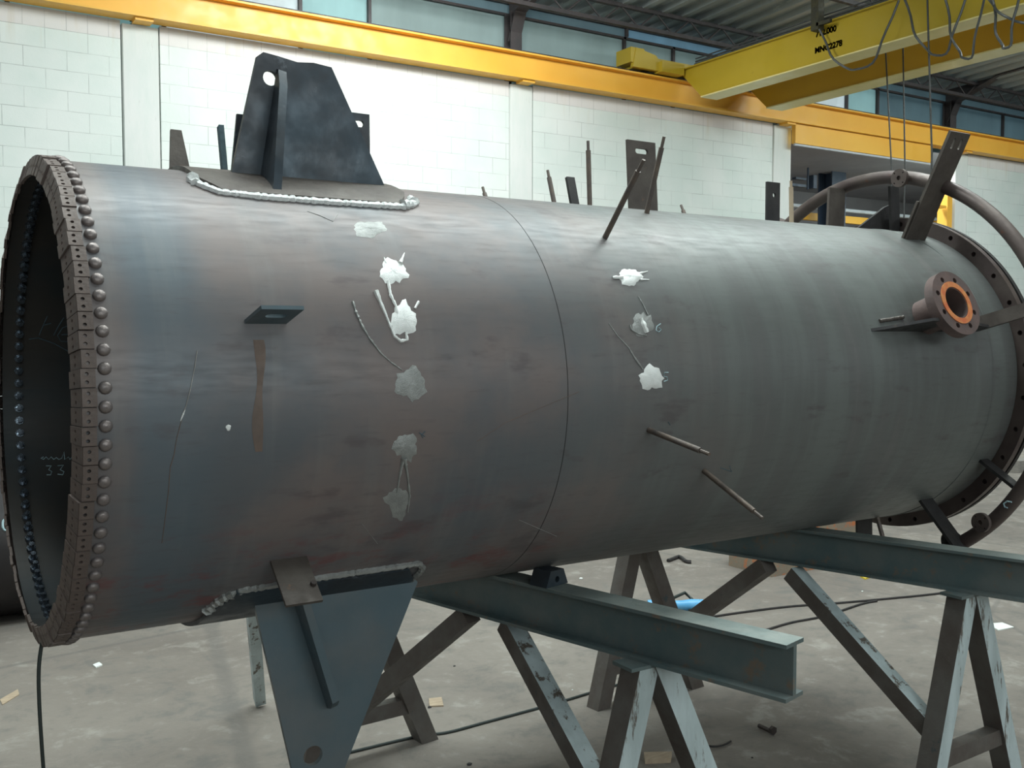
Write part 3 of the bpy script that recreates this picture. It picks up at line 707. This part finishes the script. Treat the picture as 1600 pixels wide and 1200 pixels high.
flat_strip(3.40, 19.5, .02, .84, .05, mat='clip', dx=.10)
flat_strip(3.56, -32, .05, .80, mat='darkclip')
# --- nozzle with its flange, and the shelf plate beside it
nz = R_(22); nx_, nr = 3.115, .715
ax = Vector((0, -math.cos(nz), math.sin(nz)))
NZ = flange(cp(nx_, nz, nr), ax, .118, .034, .056, 8, 'nozzle', V, 'nozzle_flange')
MB().lathe([(-.13, .062), (0, .062), (.017, .062), (.017, .0545), (-.13, .0545)], cp(nx_, nz, nr), ax, 32).build('nozzle_neck', M['nozzle'], NZ)
MB().lathe([(.0172, .078), (.020, .078), (.020, .058), (.0172, .058)], cp(nx_, nz, nr), ax, 36).build('raised_face', M['orange'], NZ)
MB().plate([(2.80, -.004), (3.40, -.004), (3.40, .05), (3.08, .12), (2.98, .12), (2.86, .035)], [], deg(0, 17.5), (1, 0, 0), (0, -math.cos(R_(17.5)), math.sin(R_(17.5))), .010).build('shelf_plate', M['darkclip'], V)
bead([(2.86, 20.5), (2.93, 21.2), (3.0, 22)], .007, V, M['clip'], 'flat_bar', .05)

# ================================================================== TRESTLES
BH, BW = .146, .088
def trestle(label, top0, top1, near, far, braces, zt):
    """top0/top1: beam centre line; near/far: (apex, left foot, right foot); braces: list of (top, bottom)"""
    t0 = Vector((*top0, zt-BH/2)); t1 = Vector((*top1, zt-BH/2)); c = (t0+t1)/2
    t = thing('steel_trestle', label, 'trestle', (c.x, c.y, 0), 'steel trestles carrying the vessel')
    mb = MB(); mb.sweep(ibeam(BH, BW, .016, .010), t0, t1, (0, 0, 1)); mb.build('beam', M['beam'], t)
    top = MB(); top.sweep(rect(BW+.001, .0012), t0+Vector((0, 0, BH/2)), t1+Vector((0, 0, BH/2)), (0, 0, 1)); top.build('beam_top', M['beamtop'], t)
    zl = zt-BH+.002
    for fi, (ap, lf, rf) in enumerate((near, far)):
        A = Vector((*ap, zl))
        MB().box((A.x, A.y, zl-.006), (.19, .085, .010)).build('head_plate', M['beam'], t)
        for si, f in enumerate((lf, rf)):
            F = Vector((*f, 0)); d = (F-A).normalized(); s = -.028 if si == 0 else .028
            a = A+Vector((s, 0, -.008)); upv = Vector((.10, -1, 0))
            mb = MB(); prof = [(-.036, -.036), (.036, -.036), (.036, .036), (-.036, .036)]
            side = d.cross(upv).normalized(); up2 = side.cross(d).normalized()
            k = len(mb.v); e = Vector((F.x, F.y, 0))
            vs = []
            for base, z in ((a, a.z), (e, 0.0)):
                for (p_, q_) in prof:
                    w = base+side*p_+up2*q_; w = w-d*((w.z-z)/d.z); vs.append(w)
            mb.add(vs, [(0, 3, 2, 1), (4, 5, 6, 7)])
            for i in range(4):
                j = (i+1) % 4; mid = (vs[i]+vs[j])/2-a; nrm = (vs[j]-vs[i]).cross(d)
                outw = ((vs[i]+vs[j])/2-(vs[0]+vs[1]+vs[2]+vs[3])/4)
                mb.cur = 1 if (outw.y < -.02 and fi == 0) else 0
                mb.add([vs[i], vs[j], vs[j+4], vs[i+4]], [(0, 1, 2, 3)])
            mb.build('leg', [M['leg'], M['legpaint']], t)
        zs = .17; q = (zl-zs)/zl
        L = A.lerp(Vector((*lf, 0)), q); Rr = A.lerp(Vector((*rf, 0)), q)
        MB().sweep(rect(.05, .06), L, Rr, (0, 0, 1)).build('stretcher', M['leg'], t)
    for b0, b1 in braces:
        mb = MB(); mb.sweep(rect(.062, .062), b0, b1, (0, 0, 1))
        for fi in range(len(mb.f)):
            P = [mb.v[q] for q in mb.f[fi]]
            if len(P) == 4:
                nn = (P[1]-P[0]).cross(P[2]-P[0]).normalized(); mid = sum(P, Vector())/4-(Vector(b0)+Vector(b1))/2
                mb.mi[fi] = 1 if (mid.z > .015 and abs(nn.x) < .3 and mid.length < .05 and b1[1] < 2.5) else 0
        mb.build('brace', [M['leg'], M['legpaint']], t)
    return t
zt = VZ-VR
def b1c(y): return 1.905-.25*(y-1.71)
trestle('dark green steel trestle nearer the open end, its beam end pointing at the viewer', (b1c(1.70), 1.70), (b1c(3.75), 3.75),
        ((1.795, 2.13), (1.565, 2.13), (2.18, 2.15)), ((b1c(3.46), 3.46), (1.30, 3.52), (1.82, 3.55)),
        [((1.71, 2.74, .700), (1.70, 2.14, .27)), ((1.63, 2.85, .715), (1.44, 3.44, .21))], zt)
def b2c(y): return 3.055-.306*(y-2.704)
trestle('dark green steel trestle at right under the flanged end of the vessel', (b2c(1.55), 1.55), (b2c(3.70), 3.70),
        ((3.235, 2.10), (2.985, 2.08), (3.52, 2.10)), ((b2c(3.44), 3.44), (2.624, 3.451), (3.156, 3.427)),
        [((3.03, 2.72, .700), (3.075, 2.10, .25)), ((3.00, 2.82, .715), (3.02, 3.38, .30))], zt)
# wedge block between beam and vessel
A = Vector((b1c(2.50), 2.50, zt+.0016))
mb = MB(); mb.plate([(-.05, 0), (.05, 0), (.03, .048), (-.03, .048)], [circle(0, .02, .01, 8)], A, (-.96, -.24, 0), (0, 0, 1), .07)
mb.build('steel_wedge', M['plate'], label='small dark steel wedge block on the near trestle beam against the vessel belly', category='wedge')
# leaning angle behind the lower lug
mb = MB(); mb.sweep(lprof(.045, .005), (1.345, 4.256, 0), (.985, 3.312, 1.225), (1, 0, 0))
mb.build('leaning_angle_bar', M['legpaint'], label='thin grey angle bar leaning on the vessel behind the lower lug', category='bar')

# ================================================================== OTHER THINGS ON THE FLOOR
t = thing('storage_tank', 'dark tank lying on the floor behind the open end of the vessel at far left', 'tank', (-.4, 6.45, 0))
mb = MB(); seg = 64; tr = .43
for x0_, x1_ in ((-4.5, 1.9),):
    vs = []; prof = [(x0_, .001), (x0_, tr), (x1_-.12, tr), (x1_-.03, tr*.8), (x1_, .001)]
    mb.lathe([(x-0, r) for x, r in prof], (0, 6.5, tr), (1, 0, 0), seg)
mb.build('tank_body', M['oldtank'], t)
d_ = MB(); pts = []
for k in range(15):
    a = 2*math.pi*k/14; w = on(8+4*math.cos(a), 820+8*math.sin(a), 1, 6.105); pts.append((w.x, 6.5-math.sqrt(tr*tr-(w.z-tr)**2)-.002, w.z))
d_.tube(pts, .006, 5).build('chalk_mark', M['chalk'], t)
mb = MB(); mb.span((-.6, 6.2, 0), (-.4, 6.8, .05)).build('support_block', M['crate'], t)
# rusty block
t = thing('rusty_block', 'rusty stone-coloured block lying on the floor beyond the right trestle', 'block', (5.4, 4.9, 0))
mb = MB(); mb.span((5.03, 4.70, 0), (5.90, 5.1, .385)); mb.build('block_body', M['crate'], t)
mb = MB(); mb.span((5.32, 4.66, .22), (5.42, 4.7, .40)); mb.build('flat_strip', M['seam'], t)  # dark slab standing in for a dark gap in the block
# cables
def cable(name, pts, r, label, mat='rubber', cat='cable', z=None):
    P = [Vector(p) for p in pts]; out = []
    for i in range(len(P)-1):
        p0, p1, p2, p3 = P[max(i-1, 0)], P[i], P[i+1], P[min(i+2, len(P)-1)]
        for k in range(8):
            q = k/8; out.append(.5*((2*p1)+(p2-p0)*q+(2*p0-5*p1+4*p2-p3)*q*q+(3*p1-p0-3*p2+p3)*q**3))
    out.append(P[-1])
    if z is not None: out = [Vector((v.x, v.y, z)) for v in out]
    return MB().tube(out, r, 8).build(name, M[mat], label=label, category=cat)
def fl(x, y, z=.006):
    p = on(x, y, 2, z); return (p.x, p.y, z)
cable('black_cable', [(.60, 2.75, .905), (.45, 2.73, .900), (.38, 2.70, .905), (.322, 2.66, .912), (.304, 2.66, .86), (.299, 2.66, .76), (.306, 2.66, .55), (.32, 2.665, .30), (.335, 2.66, .06), (.38, 2.60, .006), (.5, 2.4, .006), (.2, 2.0, .006)], .0048, 'thin black cable hanging down from the open end rim of the vessel')
cable('floor_cable', [fl(440, 1215), fl(510, 1186), fl(585, 1166), fl(655, 1150), fl(700, 1144), fl(760, 1128), fl(860, 1101), fl(930, 1080), fl(985, 1064)], .006, 'thin dark cable on the floor passing between the legs of the near trestle')
cable('floor_cable', [fl(1085, 968), fl(1150, 958), fl(1230, 948), fl(1300, 943), fl(1380, 936), fl(1460, 928), fl(1560, 915)], .007, 'longer dark cable on the floor running right toward the far trestle leg', 'seam')
cable('floor_cable', [fl(1195, 985), fl(1235, 973), fl(1290, 962), fl(1345, 944), fl(1370, 939)], .007, 'short dark cable on the floor joining the longer cable below the right beam', 'seam')
cable('wire_offcut', [fl(1095, 1160), fl(1110, 1166), fl(1128, 1165), fl(1142, 1158)], .004, 'curved wire offcut on the floor right of the near trestle legs', 'seam', 'wire')
# blue plug with dark handle
t = thing('blue_plug', 'small bright blue plastic plug with a dark loop on the floor between the trestles', 'plug', tuple(on(1040, 945, 2, 0)))
p0 = on(1012, 947, 2, .03); p1 = on(1066, 947, 2, .03)
mb = MB(); d = (p1-p0); mb.lathe([(0, .001), (0, .03), (.08, .034), (.13, .026), (.20, .028), (.26, .036), (.33, .034), (.35, .001)], (p0.x, p0.y, .036), (d.x, d.y, 0), 14); mb.build('body', M['blue'], t)
mb = MB(); a = on(1048, 936, 2, .05); b = on(1070, 926, 2, .06); c_ = on(1081, 936, 2, .03); e = on(1078, 955, 2, .012); mb.tube([a, b, c_, e], .010, 8).build('loop', M['rubber'], t)
# bolt on the floor
t = thing('loose_bolt', 'dark loose hex bolt lying on the floor between the two trestles', 'bolt', tuple(on(1203, 1142, 2, 0)))
p0, p1 = on(1186, 1134, 2, .011), on(1214, 1147, 2, .011); d = p1-p0
MB().lathe([(0, .001), (0, .009), (.07, .009), (.07, .001)], (p0.x, p0.y, .012), (d.x, d.y, 0), 10).build('shank', M['pindark'], t)
MB().lathe([(.07, .001), (.07, .018), (.084, .018), (.084, .001)], (p0.x, p0.y, .0185), (d.x, d.y, 0), 6).build('head', M['pindark'], t)
def scrap(name, quad, h, mat, label, cat):
    P = [on(x, y, 2, 0) for x, y in quad]; vs = [Vector((p.x, p.y, .0)) for p in P]+[Vector((p.x, p.y, h)) for p in P]; n = len(P)
    return MB().add(vs, [tuple(range(n)), tuple(range(n, 2*n))]+[(i, (i+1) % n, (i+1) % n+n, i+n) for i in range(n)]).build(name, M[mat], label=label, category=cat)
scrap('paper_sheet', [(1543, 976), (1560, 986), (1584, 981), (1566, 974)], .006, 'paper', 'white folded paper lying on the floor at far right', 'paper')
scrap('wood_offcut', [(1006, 1182), (1050, 1181), (1048, 1192), (1008, 1194)], .018, 'wood', 'pale wood offcut on the floor between the near trestle legs', 'wood piece')
scrap('yellow_scrap', [(1344, 902), (1352, 906), (1360, 903), (1352, 900)], .01, 'yellowscrap', 'tiny yellow scrap on the floor under the right trestle beam', 'scrap')
scrap('pale_scrap', [(670, 1093), (690, 1091), (693, 1104), (671, 1105)], .006, 'wood', 'pale flat scrap on the floor beside the far leg of the near trestle', 'scrap')
scrap('cardboard_scrap', [(0, 1094), (28, 1078), (30, 1086), (4, 1102)], .004, 'wood', 'beige cardboard scrap on the floor at the lower left edge', 'scrap')
scrap('white_chip', [(145, 1040), (155, 1036), (160, 1040), (150, 1044)], .006, 'paper', 'small white chip on the floor below the vessel rim at left', 'scrap')
cable('link_chain', [fl(1044, 876, .012), fl(1054, 872, .012), fl(1062, 870, .012), fl(1072, 877, .012), fl(1080, 878, .012)], .014, 'short dark chain lying on the floor beyond the near trestle beam', 'seam', 'chain')
rg = random.Random(11)
for i in range(22):
    x, y = rg.uniform(180, 1600), rg.uniform(900, 1195); p = on(x, y, 2, 0)
    if p.x > 14: continue
    mb = MB(); s = rg.uniform(.004, .011); n = 6; vs = []
    for (zz, k_) in ((0, 1.), (.5, 1.1), (1., .5)):
        for k in range(n): a = 2*math.pi*k/n+rg.uniform(-.2, .2); vs.append((p.x+s*k_*math.cos(a)*rg.uniform(.7, 1.5), p.y+s*k_*math.sin(a), s*zz*.9))
    fs = [tuple(range(n)), tuple(range(2*n, 3*n))]+[(j*n+k, j*n+(k+1) % n, (j+1)*n+(k+1) % n, (j+1)*n+k) for j in range(2) for k in range(n)]
    mb.add(vs, fs).build('floor_chip', M['seam' if i % 3 else 'paper'], label='tiny %s chip of debris scattered on the concrete floor' % ('dark' if i % 3 else 'white'), category='debris', group='%s debris chips on the floor' % ('dark' if i % 3 else 'white'))
# far debris
t = MB(); p = on(1588, 735, 2, 0); t.box((p.x, p.y, .07), (.35, .3, .14)); t.box((p.x+.3, p.y+.3, .05), (.3, .2, .1)); t.build('scrap_pile', M['stone'], label='small pale rubble pile on the floor at the far right edge', category='rubble')
